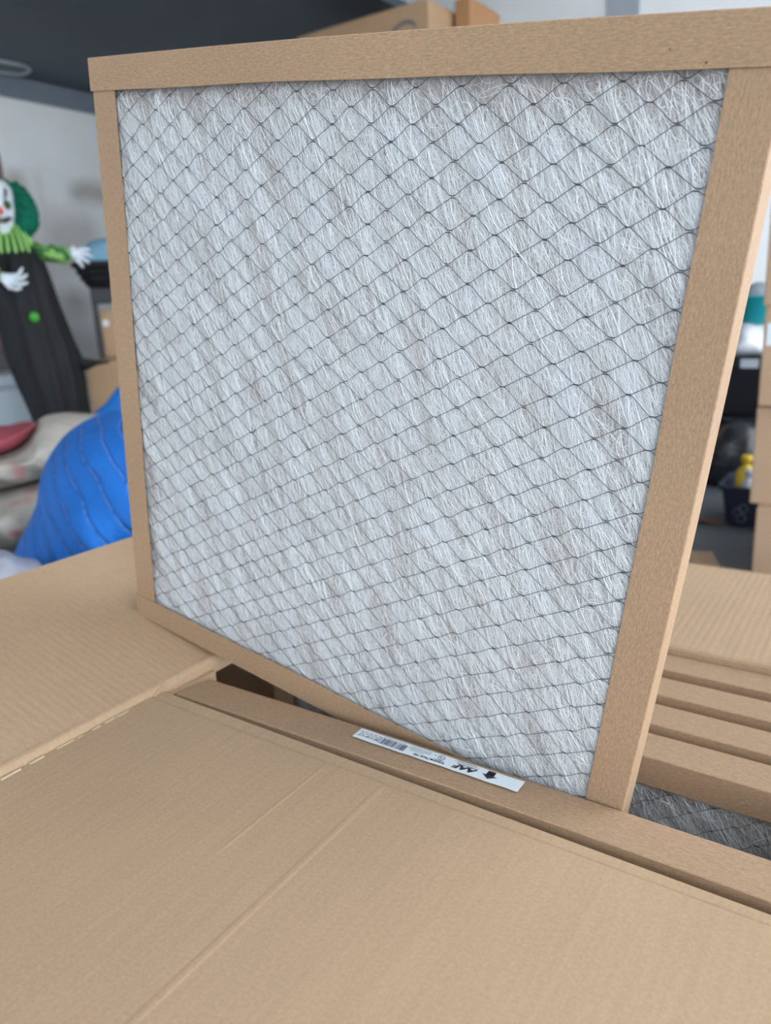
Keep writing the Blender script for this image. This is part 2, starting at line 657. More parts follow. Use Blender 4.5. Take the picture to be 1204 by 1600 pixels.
def pad_mesh():
    n = 90
    lo, hi = 0.006, S - 0.006
    g = np.linspace(lo, hi, n)
    U, Vv = np.meshgrid(g, g)
    z = -0.0056 + 0.0006 * cosnoise(U, Vv, 9, 12, 5, 30)
    z = np.clip(z, -0.008, -0.0042)
    vs = [(U[i, j], Vv[i, j], z[i, j]) for i in range(n) for j in range(n)]
    fs = [(i * n + j, i * n + j + 1, (i + 1) * n + j + 1, (i + 1) * n + j) for i in range(n - 1) for j in range(n - 1)]
    b = len(vs)
    zb = -T + 0.004
    vs += [(lo, lo, zb), (hi, lo, zb), (hi, hi, zb), (lo, hi, zb)]
    fs.append((b + 3, b + 2, b + 1, b))
    fs.append(tuple([b, b + 1] + [j for j in range(n - 1, -1, -1)]))
    fs.append(tuple([b + 2, b + 3] + [(n - 1) * n + j for j in range(n)]))
    fs.append(tuple([b + 3, b] + [i * n for i in range(n)]))
    fs.append(tuple([b + 1, b + 2] + [i * n + n - 1 for i in range(n - 1, -1, -1)]))
    me = mesh('fibre_pad', vs, fs, False)
    for p in me.polygons:
        if len(p.vertices) == 4: p.use_smooth = True
    me.materials.append(m_pad)
    return me


me_net, me_fib, me_pad = net_mesh(), fibre_mesh(), pad_mesh()


def make_filter(label, mat4, group=None):
    t = thing('air_filter', label, 'air filter', group=group)
    t.matrix_world = mat4
    o = link('frame_rail', me_top, None, t); o.matrix_local = Matrix.Translation((S + .001, S + .0006, OV)) @ Matrix.Rotation(math.pi, 4, 'Z')
    o = link('frame_rail', me_bot, None, t); o.matrix_local = Matrix.Translation((-.001, -.0006, OV))
    o = link('frame_rail', me_lft, None, t); o.matrix_local = Matrix.Translation((0, S - .0015, 0)) @ Matrix.Rotation(-math.pi / 2, 4, 'Z')
    o = link('frame_rail', me_rgt, None, t); o.matrix_local = Matrix.Translation((S, .0015, 0)) @ Matrix.Rotation(math.pi / 2, 4, 'Z')
    link('wire_net', me_net, None, t)
    p = link('fibre_pad', me_pad, None, t)
    s = link('fibre_strands', me_fib, None, t)
    s['kind'] = 'stuff'
    return t


def frame4(o, u, v_, n):
    m = Matrix((u, v_, n)).transposed().to_4x4()
    m.translation = o
    return m


uv_ = Vector((0.9949428, -0.02739418, -0.15801332)).normalized()
vv_ = Vector((0.15347682, -0.06062944, 0.9783968))
vv_ = (vv_ - uv_ * vv_.dot(uv_)).normalized()
nn_ = uv_.cross(vv_)
BL = Vector((-0.62589, 0.452577, -0.29133 + H))
main = make_filter('unpacked air filter standing tilted out of the carton, wire net and white fibre facing', frame4(BL, uv_, vv_, nn_) @ Matrix.Diagonal((1.0078, 0.9922, 1, 1)))

# filters still packed upright in the open carton
GRP = 'air filters packed in the open carton'
ZT = -0.333 + H - S              # underside of the packed filters (carton bottom board)
rows = [('air filter standing packed in the carton with a white printed label on its top rail', 0.3965, -0.5090, 1.0165, 0.30),
        ('packed air filter with wire net exposed, first behind the tilted filter', 0.5135, -0.506, 1.0, 0.15),
        ('packed air filter, second in the row behind the tilted filter', 0.5625, -0.5045, 1.0, -0.1),
        ('packed air filter, third in the row behind the tilted filter', 0.6105, -0.507, 1.0, 0.1),
        ('packed air filter at the far wall of the open carton', 0.6600, -0.5055, 1.0, 0.0)]
packed = []
for lab, y, x, sc, rz in rows:
    a = math.radians(rz)
    m = frame4(Vector((x, y, ZT)), Vector((math.cos(a), math.sin(a), 0)), Vector((0, 0, 1)), Vector((math.sin(a), -math.cos(a), 0)))
    f_ = make_filter(lab, m @ Matrix.Scale(sc, 4, (0, 1, 0)), GRP)
    packed.append(f_)

# ------------------------------------------------------------------ label on the top rail of the nearest packed filter
ztop = ZT + (S + 0.0006 + 0.00196) * 1.0165
lab_o = link('label', mesh('label', [(0, 0, 0)], []), None, None)
Lx0, Lx1, Ly0, Ly1 = -0.3295, -0.1905, 0.4150, 0.4277
nseg = 28
vs, fs = [], []
rr = random.Random(3)
for i in range(nseg + 1):
    x = i / nseg * (Lx1 - Lx0)
    e0 = 0.0002 * math.sin(i * 1.3) + rr.uniform(-.0001, .0001)
    for y in (e0, Ly1 - Ly0 + 0.00015 * math.sin(i * 0.9 + 1)):
        vs.append((x, y, 0.00035)); vs.append((x, y, 0))
for i in range(nseg):
    b = i * 4
    fs += [(b, b + 4, b + 6, b + 2), (b + 1, b + 3, b + 7, b + 5), (b, b + 1, b + 5, b + 4), (b + 2, b + 6, b + 7, b + 3)]
fs += [(0, 2, 3, 1), (nseg * 4, nseg * 4 + 1, nseg * 4 + 3, nseg * 4 + 2)]
lab_o.data = mesh('label', vs, fs)
lab_o.data.materials.append(m_label)
lab_o['label'] = 'white printed paper label'
LW, LH = Lx1 - Lx0, Ly1 - Ly0
# print is read from the far side, so it is turned half round: reading x runs from high X to low X
m_read = Matrix.Translation((LW, LH, 0.0004)) @ Matrix.Rotation(math.pi, 4, 'Z')


def place_world(o, loc):
    o.parent = packed[0]
    o.matrix_parent_inverse = packed[0].matrix_world.inverted()
    o.matrix_basis = Matrix.Translation(loc)


bpy.context.view_layer.update()
place_world(lab_o, Vector((Lx0, Ly0, ztop)))


def print_text(name, s, x, y, size, mat, bold=0.0, shear=0.0, sx=1.0):
    cu = bpy.data.curves.new('tmp', 'FONT')
    cu.body = s; cu.size = size; cu.extrude = 0.00003; cu.offset = bold; cu.shear = shear
    cu.resolution_u = 2
    t = bpy.data.objects.new('tmp', cu)
    COL.objects.link(t)
    dg = bpy.context.evaluated_depsgraph_get()
    me = bpy.data.meshes.new_from_object(t.evaluated_get(dg))
    bpy.data.objects.remove(t, do_unlink=True)
    me.transform(m_read @ Matrix.Translation((x, y, 0)) @ Matrix.Scale(sx, 4, (1, 0, 0)))
    me.materials.clear(); me.materials.append(mat)
    o = link(name, me, None, lab_o)
    return o


def print_bars(name, rects, mat):
    bm = bmesh.new()
    for x0, x1, y0, y1 in rects:
        box_bm(bm, (x0, y0, 0), (x1, y1, 0.00004))
    me = from_bm(name, bm)
    me.transform(m_read)
    return link(name, me, mat, lab_o)


# direction arrow with its block
arrow = [(0.0225, .0015), (0.0285, .0015), (0.0285, .0065), (0.0315, .0065), (0.0255, .0110), (0.0195, .0065), (0.0225, .0065)]
arrow = [(x - .0015, y - .0008) for x, y in arrow]
me = mesh('arrow_print', [m_read @ Vector((x, y, 0.00004)) for x, y in arrow] + [m_read @ Vector((x, y, 0)) for x, y in arrow],
          [tuple(range(7))] + [(i, (i + 1) % 7, 7 + (i + 1) % 7, 7 + i) for i in range(7)])
link('arrow_print', me, m_ink, lab_o)
print_bars('arrow_lettering', [(0.0217 + i * .0012, 0.0225 + i * .0012, 0.0030 + (i % 2) * .0002, 0.0047) for i in range(4)], m_label)
print_text('brand_lettering', 'AAF', 0.0345, 0.0052, 0.0068, m_ink, 0.00035, 0.25, 1.35)
print_text('brand_subline', 'INTERNATIONAL', 0.0345, 0.0034, 0.0020, m_ink, 0.00006, 0.0, 1.05)
print_bars('fine_print', [(0.034, 0.054, 0.0018, 0.0022), (0.036, 0.052, 0.0009, 0.0013)] +
           [(0.073, 0.092, 0.0018 + i * .0014, 0.0022 + i * .0014) for i in range(3)] + [(0.078, 0.09, 0.0062, 0.0066)], m_ink3)
ring = [m_read @ Vector((0.0640 + 0.0027 * math.cos(t), 0.0040 + 0.0027 * math.sin(t), 0.00003)) for t in np.linspace(0, 2 * math.pi, 25)[:-1]]
MB().tube(ring, 0.00022, 4, True).build('certification_ring', m_ink2, lab_o)
print_text('certification_mark', 'UL', 0.0626, 0.0030, 0.0026, m_ink2, 0.00006)
print_bars('certification_lines', [(0.0602, 0.0684, 0.0072, 0.0077), (0.0684, 0.0705, 0.0030, 0.0035)], m_ink2)
print_text('product_lettering', 'Industrial Panel 100', 0.0590, 0.0086, 0.0033, m_ink, 0.00012, 0.0, 0.98)
rr = random.Random(12)
bars, x = [], 0.0935
while x < 0.1175:
    b = rr.choice((.0003, .0003, .0006, .0009))
    bars.append((x, x + b, 0.0030, 0.0108)); x += b + rr.choice((.0003, .0004, .0007))
print_bars('barcode', bars, m_ink2)
print_bars('barcode_digits', [(0.096 + i * .0019, 0.0969 + i * .0019, 0.0012, 0.0021) for i in range(11)], m_ink3)
print_text('size_lettering', '20" X 20" X 2"', 0.1178, 0.0070, 0.0031, m_ink, 0.00011, 0.0, 1.0)
print_text('actual_size_lettering', '19 1/2" X 19 1/2" X 1 3/4"', 0.1175, 0.0044, 0.0019, m_ink, 0.00006, 0.0, 0.90)
print_bars('metric_size_print', [(0.1175 + i * .0042, 0.1205 + i * .0042, 0.0025, 0.0033) for i in range(5)], m_ink3)

# ------------------------------------------------------------------ open carton holding the filters
Z0, ZR = 0.0, -0.3225 + H
carton = thing('cardboard_carton', 'open kraft carton holding a row of packed air filters, flaps folded out', 'carton', (-0.26, 0.545, 0))


def cpart(name, lo, hi, mat, bevel=0.0, parent=carton):
    o = parent.location
    lo = tuple(a - b for a, b in zip(lo, o)); hi = tuple(a - b for a, b in zip(hi, o))
    return box(name, lo, hi, mat, parent, bevel)


xa, xb, ya, yb = -0.5185, 0.0030, 0.3800, 0.7045
cpart('bottom', (xa, ya, 0), (xb, yb, ZT - 0.0003), m_wall)
cpart('side_wall', (xa, ya, 0), (xa + .005, .446, ZR - .003), m_wall)
cpart('wall_cut_for_shade', (xa, .446, 0), (xa + .005, yb, ZR - .20), m_wall)  # far part of the wall shaped low so the gap here stays dark
cpart('side_wall', (xb - .005, ya, 0), (xb, yb, ZR), m_wall)
cpart('side_wall', (xa + .005, ya, 0), (xb - .005, ya + .005, ZR - .006), m_wall)
cpart('side_wall', (xa + .005, yb - .005, 0), (xb - .005, yb, ZR - .006), m_wall)


def flap(name, prof, along, a0, a1, mat, n=1, jag=0.0, parent=carton, seed=0, skew=0.0):
    """Bent board: prof is a list of (across, z) of its upper face; along 'X' or 'Y' is the crease direction."""
    th = 0.004
    rr = random.Random(seed)
    low, prev = [], None
    for i in range(len(prof) - 1, -1, -1):
        p, z = prof[i]
        a = prof[max(i - 1, 0)]; b = prof[min(i + 1, len(prof) - 1)]
        d = Vector((b[0] - a[0], b[1] - a[1])).normalized()
        nrm = Vector((-d.y, d.x))
        if (nrm.y < 0) if prev is None else (nrm.dot(prev) < 0): nrm = -nrm
        prev = nrm
        low.append((p - nrm.x * th, z - nrm.y * th))
    ring = prof + low
    rings = []
    for i in range(n + 1):
        s = a0 + (a1 - a0) * i / n
        r = []
        for k, (p, z) in enumerate(ring):
            if skew and (k < 3 or k >= len(ring) - 3): p = p + skew * (1 - i / n)
            if jag and k in (0, len(ring) - 1): p = p + rr.uniform(-jag, jag)
            r.append(Vector((s, p, z) if along == 'X' else (p, s, z)) - parent.location)
        rings.append(r)
    me = loft_mesh(name, rings, True, False)
    bm = bmesh.new(); bm.from_mesh(me); bmesh.ops.recalc_face_normals(bm, faces=bm.faces); bm.to_mesh(me); bm.free()
    return link(name, me, mat, parent)


zn = -0.3206 + H
fl = flap('flap', [(0.3868, zn - .0045), (0.3856, zn - .0020), (0.3840, zn - .0008), (0.378, zn - .0012), (0.3765, zn - .0016), (0.3750, zn - .0002), (0.373, zn), (0.10, zn - .001)],
          'X', -0.5175, 0.0015, m_near, 60, 0.0006, skew=0.0050)
# long shallow scores pressed across the near flap
for i, (sx, w_) in enumerate(((-0.3222, .0030), (-0.2715, .0050))):
    y0, y1 = (0.255, 0.3722) if i == 0 else ((0.11, 0.372) if i == 1 else (0.20, 0.368))
    hgt = 0.00022
    vs = []
    for y in (y0, y0 + .02, (y0 + y1) / 2, y1 - .01, y1):
        e = 0.0 if y == y0 else 1.0
        for dx, dz in ((-w_, -.0002), (-w_ * .2, hgt * e), (w_ * .3, hgt * e), (w_, -.0002)):
            vs.append(Vector((sx + dx, y, zn - .001 * (0.373 - y) / 0.273 + dz)) - carton.location)
    fs = [(r * 4 + c_, r * 4 + c_ + 1, r * 4 + c_ + 5, r * 4 + c_ + 4) for r in range(4) for c_ in range(3)]
    fs += [(0, 4, 8, 12, 16, 19, 15, 11, 7, 3), (3, 2, 1, 0), (16, 17, 18, 19)]
    link('score_ridge', mesh('score_ridge', vs, fs), m_near, carton)

zf = -0.3253 + H
flap('flap', [(0.6995, zf - .012), (0.6998, zf - .004), (0.7010, zf - .0012), (0.704, zf), (0.825, zf + .0006), (0.9435, zf)], 'X', -0.5165, 0.0015, m_flap_y, 60, 0.0005)
flap('flap', [(xb - .004, ZR - .008), (xb - .0035, ZR - .002), (xb, ZR), (xb + .243, ZR - .02)], 'Y', ya + .002, yb - .002, m_flap_x, 1)

# ------------------------------------------------------------------ neighbouring carton with a sprung flap
nb = thing('cardboard_carton', 'kraft carton beside the filters, its wide flap sprung up under the tilted filter corner', 'carton', (-0.71, 0.42, 0))
zc = -0.3155 + H
sl = 0.222


def npart(name, lo, hi, mat): return cpart(name, lo, hi, mat, 0.0, nb)


nya, nyb = 0.06, 0.698
npart('bottom', (-0.90, nya, 0), (-0.5200, nyb, .006), m_wall)
npart('side_wall', (-0.5245, nya, .006), (-0.5195, .450, zc - .010), m_wall)
npart('wall_cut_for_shade', (-0.5245, .450, .006), (-0.5195, nyb, zc - .21), m_wall)  # lowered likewise, to leave a dark void beneath the sprung flap
npart('side_wall', (-0.90, nya, .006), (-0.895, nyb, zc - .006), m_wall)
npart('side_wall', (-0.895, nya, .006), (-0.5245, nya + .005, zc - .008), m_wall)
npart('side_wall', (-0.895, nyb - .005, .006), (-0.5245, nyb, zc - .008), m_wall)
prof = [(-0.5193, zc - .0150), (-0.5193, zc - .0080), (-0.5199, zc - .0045), (-0.5212, zc - .0022), (-0.5230, zc - .0004), (-0.5250, zc + .0004), (-0.529, zc + .0010)]
for x in (-0.56, -0.626, -0.70, -0.7695):
    prof.append((x, -0.2912 + H - sl * (x + 0.626) - (0.0012 if x == -0.56 else 0)))
o = flap('flap', prof, 'Y', nya, nyb, m_flap_x, 90, 0.0, nb)
# worn shiny strip along the seam
rr = random.Random(5)
bm = bmesh.new()
y = 0.12
while y < 0.345:
    L = rr.uniform(.004, .016)
    x = -0.5182 + rr.uniform(-.0008, .0012)
    box_bm(bm, (x, y, zn - .0006), (x + rr.uniform(.0008, .0022), y + L, zn + rr.uniform(.0002, .0009)), 0.0002, 1)
    y += L + rr.uniform(.001, .012)
for v in bm.verts: v.co -= nb.location
link('tape_strip', from_bm('tape_strip', bm), m_tape, nb)

# torn paper corner on the rounded crease
bm = bmesh.new()
for i in range(5):
    box_bm(bm, (-0.5205 - i * .0004, 0.378 + i * .0026, zc - .009 + i * .0012), (-0.5178 - i * .0004, 0.3815 + i * .0026, zc - .0045 + i * .0011), 0.0008, 1)
for v in bm.verts: v.co -= nb.location
link('torn_paper', from_bm('torn_paper', bm), m_flap_x, nb)


# ------------------------------------------------------------------ generic background cartons
def closed_carton(label, lo, hi, mat, group=None, tape=True, rz=0.0, mark=None):
    c = Vector(((lo[0] + hi[0]) / 2, (lo[1] + hi[1]) / 2, lo[2]))
    t = thing('cardboard_carton', label, 'carton', c, rz, group)
    hx, hy, h = (hi[0] - lo[0]) / 2, (hi[1] - lo[1]) / 2, hi[2] - lo[2]
    box('body', (-hx, -hy, 0), (hx, hy, h - .006), mat, t, .004)
    box('top_flap', (-hx + .002, -hy + .002, h - .006), (hx - .002, -.0015, h), mat, t, .002, 1)
    box('top_flap', (-hx + .002, .0015, h - .006), (hx - .002, hy - .002, h), mat, t, .002, 1)
    if tape:
        bm = bmesh.new()
        box_bm(bm, (-hx - .0008, -.025, h - .07), (hx + .0008, .025, h + .0003))
        link('tape', from_bm('tape', bm), m_tape, t)
    return t


# tall stack behind the tilted filter; only its top shows above the frame
pa, pb = at(463, 58, Y=3.5), at(668, -6, Y=3.5)
xs0, xs1 = pa.x, pb.x
ztp = pa.z
hs = ztp / 4
for i in range(4):
    closed_carton(['lowest kraft carton of the tall stack behind the tilted filter', 'second kraft carton up in the tall stack behind the tilted filter',
                   'third kraft carton up in the tall stack behind the tilted filter', 'big kraft carton topping the stack that peeks above the filter frame'][i],
                  (xs0, 3.5, i * hs), (xs1, 4.1, (i + 1) * hs - .0005), m_carton, 'cartons stacked behind the tilted filter')
mk = at(632, 42, Y=3.4995)
mb = MB().tube([Vector((mk.x + .07 * math.cos(t), 3.4990, mk.z - .03 + .05 * math.sin(t))) for t in np.linspace(.3, 2.6, 12)], .009, 6)
o = mb.build('printed_mark', simple('carton_print', (120, 116, 116), .6))
top_c = [q for q in bpy.data.objects if q.get('label', '').startswith('big kraft carton topping')][0]
bpy.context.view_layer.update()
o.parent = top_c; o.matrix_parent_inverse = top_c.matrix_world.inverted()
q0, q1 = at(731, 18, Y=3.9), at(752, 36, Y=3.9)
closed_carton('small orange-brown carton beside the big top carton behind the filter', (xs1 + .02, 3.72, 0), (q1.x + .03, 4.05, q0.z), kraft('kraft_orange', (176, 132, 94)), None, False, 0)

# stack of cartons at the right
YS = 2.3
gs = 'cartons stacked against the clutter'
tiers = [(898, 790, 1177, 'lowest kraft carton of the stack near the black totes'), (790, 634, 1174, 'wide middle carton of the stack near the black totes'),
         (634, 480, 1189, 'narrower carton with white sticker on the stack near the black totes'), (480, 300, 1197, 'topmost carton of the stack near the black totes')]
zprev = 0.0
for i, (yb_, yt_, xl, lab) in enumerate(tiers):
    x0 = at(xl, (yb_ + yt_) / 2, Y=YS).x
    zt_ = at(xl, yt_, Y=YS).z
    c = closed_carton(lab, (x0, YS + (0.02 if i % 2 else 0), zprev), (x0 + 0.46, YS + 0.45, zt_), m_carton_d, gs, i == 1)
    if i == 2:
        s0, s1 = at(1199, 505, Y=YS), at(1199, 540, Y=YS)
        h_ = zt_ - zprev
        s_ = box('sticker', (s0.x - x0 - .23, -.2265, s1.z - zprev), (s0.x - x0 - .13, -.2247, s0.z - zprev), m_label, c)
        s_['label'] = 'white paper sticker'
    zprev = zt_ + .0003

# flattened boards on the floor beyond the far flap
p = at(1096, 874, z=0)
tg = box('cardboard_sheet', (-.22, -.16, 0), (.075, .16, .006), m_carton_d)
tg.location = (p.x, p.y - .10, 0.0005); tg.rotation_euler = (0, 0, .35)
tag(tg, 'flat loose cardboard sheet lying on the concrete floor', 'cardboard')
p = at(1150, 889, z=0.14)
tt_ = closed_carton('low carton tucked on the floor behind the far flap', (p.x - .2, p.y - .40, 0), (p.x + .14, p.y, .14), m_carton_d, None, False)

# black totes, bags and bits on the right
m_black = simple('black_plastic', (22, 24, 28), 0.3, 0, .1, 6)
m_navy = simple('navy_plastic', (34, 42, 60), 0.4, 0, .1, 6)


def tote(label, cx, cy, w_, d_, z0, h, mat, lid=True):
    t = thing('storage_tote', label, 'tote', (cx, cy, z0))
    rings = []
    for s_, z in ((0.88, 0), (0.9, .01), (1.0, h * .93), (1.0, h * .94), (1.06, h * .945), (1.06, h)):
        a, b, r = w_ / 2 * s_, d_ / 2 * s_, .04
        rg = []
        for cx_, cy_, t0 in ((a - r, b - r, 0), (-a + r, b - r, 90), (-a + r, -b + r, 180), (a - r, -b + r, 270)):
            for k in range(4):
                th = math.radians(t0 + 30 * k)
                rg.append(Vector((cx_ + r * math.cos(th), cy_ + r * math.sin(th), z)))
        rings.append(rg)
    if not lid:
        inner = [[Vector((v.x * .9, v.y * .9, v.z)) for v in rings[-1]], [Vector((v.x * .86, v.y * .86, h * .25)) for v in rings[-1]]]
        rings += inner
    link('body', loft_mesh('body', rings, True, False), mat, t)
    if lid:
        box('lid', (-w_ * .54, -d_ * .54, h), (w_ * .54, d_ * .54, h + .03), mat, t, .012)
    for s_ in (-1, 1):
        box('handle', (s_ * w_ * .515 - .012, -.07, h * .78), (s_ * w_ * .515 + .012, .07, h * .82), mat, t, .004)
    return t


yk = 3.7
pl = at(1165, 745, Y=yk); pm = at(1165, 652, Y=yk); pt_ = at(1170, 556, Y=yk)
cx_ = at(1165, 650, Y=yk).x - .02
tote('glossy black storage tote standing on the floor under another', cx_, yk + .22, .52, .42, 0, pm.z - .031, m_black)
bt = tote('upper black storage tote with a white tag, bags on its lid', cx_, yk + .22, .50, .40, pm.z, pt_.z - pm.z - .03, m_black)
t0, t1 = at(1157, 561, Y=yk), at(1184, 575, Y=yk)
tg_ = box('paper_tag', (t0.x - cx_, -.222, t1.z - pm.z), (t1.x - cx_, -.216, t0.z - pm.z), simple('grey_tag', (170, 180, 190), .5), bt)


def inflate(name, F_, outline, thick, mat, parent=None, noise=0.0, seed=0, rings=9, sub=3, back=0.0, nk=1.3, fold=0.0, zmin=0.0):
    """Soft closed volume with the given outline, bulging to both sides."""
    pts = []
    n = len(outline)
    for i in range(n):
        p0, p1, p2, p3 = [Vector(outline[(i + k - 1) % n]) for k in range(4)]
        for s_ in range(sub):
            t = s_ / sub
            pts.append(0.5 * ((2 * p1) + (p2 - p0) * t + (2 * p0 - 5 * p1 + 4 * p2 - p3) * t * t + (3 * p1 - p0 - 3 * p2 + p3) * t ** 3))
    W = [F_.pt(p.x, p.y, back) for p in pts]
    c = sum(W, Vector()) / len(W)
    g = Vector((F_.g[0], F_.g[1], 0))
    N = len(W)
    vs, fs = [], []
    rs = [math.sin(math.pi / 2 * (1 - k / rings)) for k in range(rings)]
    rr = random.Random(seed)
    K = [(rr.uniform(3, 14), rr.uniform(3, 14), rr.uniform(3, 14), rr.uniform(0, 6.28), rr.uniform(.4, 1)) for _ in range(6)]

    def nz_(p):
        return sum(a * math.sin(x * p.x + y * p.y + z * p.z + ph) for x, y, z, ph, a in K) / 3

    def put(p, r, side):
        q = c + (p - c) * r
        dpt = math.sqrt(max(0.0, 1 - r * r)) * thick * side
        q = q + g * dpt
        k = noise * nz_(q * nk) * math.sqrt(max(0.0, 1 - r ** 4))
        if fold: k += fold * (abs(math.sin(17 * q.z - 9 * q.y + 2.2 * nz_(q))) + .35 * math.sin(31 * q.z + 23 * q.x + 3 * nz_(q * 2))) * (1 - r ** 6)
        q = q + g * k * side
        q.z = max(q.z, zmin)
        return q
    for side in (-1, 1):
        for r in rs:
            vs += [put(p, r, side) for p in W]
        vs.append(put(c, 0.0, side))
    half = rings * N + 1
    for s_ in (0, 1):
        o_ = s_ * half
        for k in range(rings - 1):
            for i in range(N):
                j = (i + 1) % N
                q = (o_ + k * N + i, o_ + k * N + j, o_ + (k + 1) * N + j, o_ + (k + 1) * N + i)
                fs.append(q if s_ == 0 else q[::-1])
        for i in range(N):
            j = (i + 1) % N
            q = (o_ + (rings - 1) * N + i, o_ + (rings - 1) * N + j, o_ + rings * N)
            fs.append(q if s_ == 0 else q[::-1])
    for i in range(N):
        j = (i + 1) % N
        fs.append((i, half + i, half + j, j))
    bm = bmesh.new()
    bv = [bm.verts.new(v) for v in vs]
    for f in fs:
        try: bm.faces.new([bv[i] for i in f])
        except ValueError: pass
    bmesh.ops.remove_doubles(bm, verts=bm.verts, dist=1e-5)
    me = from_bm(name, bm, True)
    org = Vector((c.x, c.y, min(v.co.z for v in me.vertices)))
    if parent is None:
        me.transform(Matrix.Translation(-org))
    o = link(name, me, mat, parent)
    if parent is None: o.location = org
    else: me.transform(Matrix.Rotation(-parent.rotation_euler.z, 4, 'Z') @ Matrix.Translation(-parent.location))
    return o


Fr = Facing(1170, 520, yk + .05)
m_bagw = simple('white_plastic_bag', (206, 210, 220), 0.35, 0, .15, 14, .5, .4)
tag(inflate('plastic_bag', Fr, [(1130, 555), (1142, 534), (1152, 512), (1166, 503), (1184, 508), (1198, 526), (1207, 555), (1175, 556)], .13, m_bagw, None, .05, 3, back=.1, zmin=pt_.z - .002),
    'crumpled white plastic bag lying on the upper black tote', 'bag')
m_teal = simple('teal_plastic', (18, 150, 160), 0.5, 0, .1, 8)
bk = thing('teal_basket', 'teal plastic basket perched on the white plastic bag', 'basket', Fr.pt(1184, 507, .12), Fr.rz)
mb = MB()
rings = []
for r, z in ((.055, 0), (.075, .02), (.09, .11), (.096, .115), (.096, .125), (.086, .125), (.07, .03)):
    rings.append([Vector((r * 1.1 * math.cos(t), r * math.sin(t), z)) for t in np.linspace(0, 2 * math.pi, 25)[:-1]])
link('body', loft_mesh('body', rings), m_teal, bk)
link('rim', MB().tube([Vector((.105 * math.cos(t), .096 * math.sin(t), .12)) for t in np.linspace(0, 2 * math.pi, 25)[:-1]], .006, 6, True).build('rim', m_teal).data, m_teal, bk)
bpy.data.objects.remove([o for o in bpy.data.objects if o.name.startswith('rim') and o.parent is None][0], do_unlink=True)
o = MB().blob((0, 0, 0), (.075, .07, .07), 16, 10).build('cloth_bundle', simple('grey_cloth', (138, 146, 156), .8, 0, .15, 20, .3, .3))
o.location = Fr.pt(1186, 455, .12) - Vector((0, 0, .03))
tag(o, 'grey bundled cloth heaped in the teal basket', 'cloth')

# navy tote with loose bits in front
yq = 2.85
pn = at(1160, 826, z=0)
nx, ny = pn.x + .09, pn.y
nt_h = at(1150, 762, Y=ny).z
nt = tote('open navy storage bin on the concrete floor', nx, ny + .14, .36, .26, 0, at(1150, 762, Y=ny).z, m_navy, False)
for k, (px, py) in enumerate(((1152, 800), (1161, 795), (1157, 810))):
    c = at(px, py, Y=ny + .012)
    MB().tube([Vector((c.x - nx + .014 * math.cos(t), -.130, c.z + .014 * math.sin(t))) for t in np.linspace(0, 2 * math.pi, 17)[:-1]], .0025, 4, True).build('ring_print', simple('bin_print', (92, 104, 124), .5), nt)
def bin_bottle(name, px, py, back, r, mat, label):
    p = at(px, py, Y=ny + back)
    zb = nt_h * .25 + .0005
    h = p.z - zb
    prof = [(r * .9, 0), (r, .008), (r, h - .05), (r * .85, h - .03), (r * .42, h - .012), (r * .36, h), (r * .55, h + .002), (r * .55, h + .022), (r * .4, h + .026)]
    o = link(name, loft_mesh(name, [[Vector((q * math.cos(t), q * math.sin(t), z)) for t in np.linspace(0, 2 * math.pi, 17)[:-1]] for q, z in prof]), mat)
    o.location = (p.x, p.y, zb)
    tag(o, label, 'bottle')


bin_bottle('yellow_bottle', 1166, 722, .13, .034, simple('yellow_plastic', (226, 190, 40), .4), 'small yellow bottle poking out of the navy bin')
bin_bottle('pale_bottle', 1169, 744, .055, .024, simple('white_plastic', (190, 196, 214), .35), 'pale plastic bottle beside the yellow one in the navy bin')
o = inflate('shiny_bag', Facing(1155, 690, 3.62), [(1095, 770), (1105, 700), (1126, 668), (1150, 655), (1180, 662), (1205, 700), (1210, 765), (1150, 775)], .10, simple('glossy_black_bag', (30, 33, 38), .25, 0, .4, 8, .6, .5), None, .03, 9)
tag(o, 'glossy dark refuse bag slumped before the black totes', 'bag')
lf = MB()
pl_ = at(1119, 817, z=.006)
outl = [(-.055, 0), (-.03, .025), (.01, .03), (.05, .012), (.065, -.008), (.02, -.026), (-.03, -.022)]
vs = [Vector((x, y, .004 + .012 * abs(y) / .03)) for x, y in outl] + [Vector((x, y, .001 + .012 * abs(y) / .03)) for x, y in outl]
lf.add(vs, [tuple(range(7)), tuple(range(13, 6, -1))] + [(i, (i + 1) % 7, 7 + (i + 1) % 7, 7 + i) for i in range(7)])
o = lf.build('dry_leaf', simple('dry_leaf', (120, 74, 52), .7), None, False)
o.scale = (.7, .8, 1)
o.location = (min(pl_.x, nx - .215), pl_.y, 0.0); tag(o, 'dry brown leaf lying on the concrete floor', 'leaf')

# ------------------------------------------------------------------ left background: furniture and boxes
Fw = Facing(40, 420, 4.75)
m_mauve = simple('mauve_board', (112, 92, 90), .6, 0, .06, 4)
cb = thing('cabinet', 'mauve-brown cabinet standing behind the clown figure', 'cabinet', Fw.base, Fw.rz)
zt_ = Fw.loc(4, 238).z; zb_ = Fw.loc(20, 545).z; xr_ = Fw.loc(9, 300).x
box('body', (xr_ - .9, -.02, zb_), (xr_, .3, zt_), m_mauve, cb, .006)
box('door', (xr_ - .46, -.035, zb_ + .02), (xr_ - .01, -.02, zt_ - .02), m_mauve, cb, .004)
box('door', (xr_ - .9, -.035, zb_ + .02), (xr_ - .47, -.02, zt_ - .02), m_mauve, cb, .004)
box('base_block', (xr_ - .88, .02, 0), (xr_ + .02, .28, zb_), simple('dark_base_block', (84, 82, 82), .7), cb)  # dark grey block filling the space below the cabinet body
Fc = Facing(20, 610, 4.55)
ck = thing('cooler_box', 'pale blue-white cooler box standing before the mauve cabinet', 'cooler', Fc.base, Fc.rz)
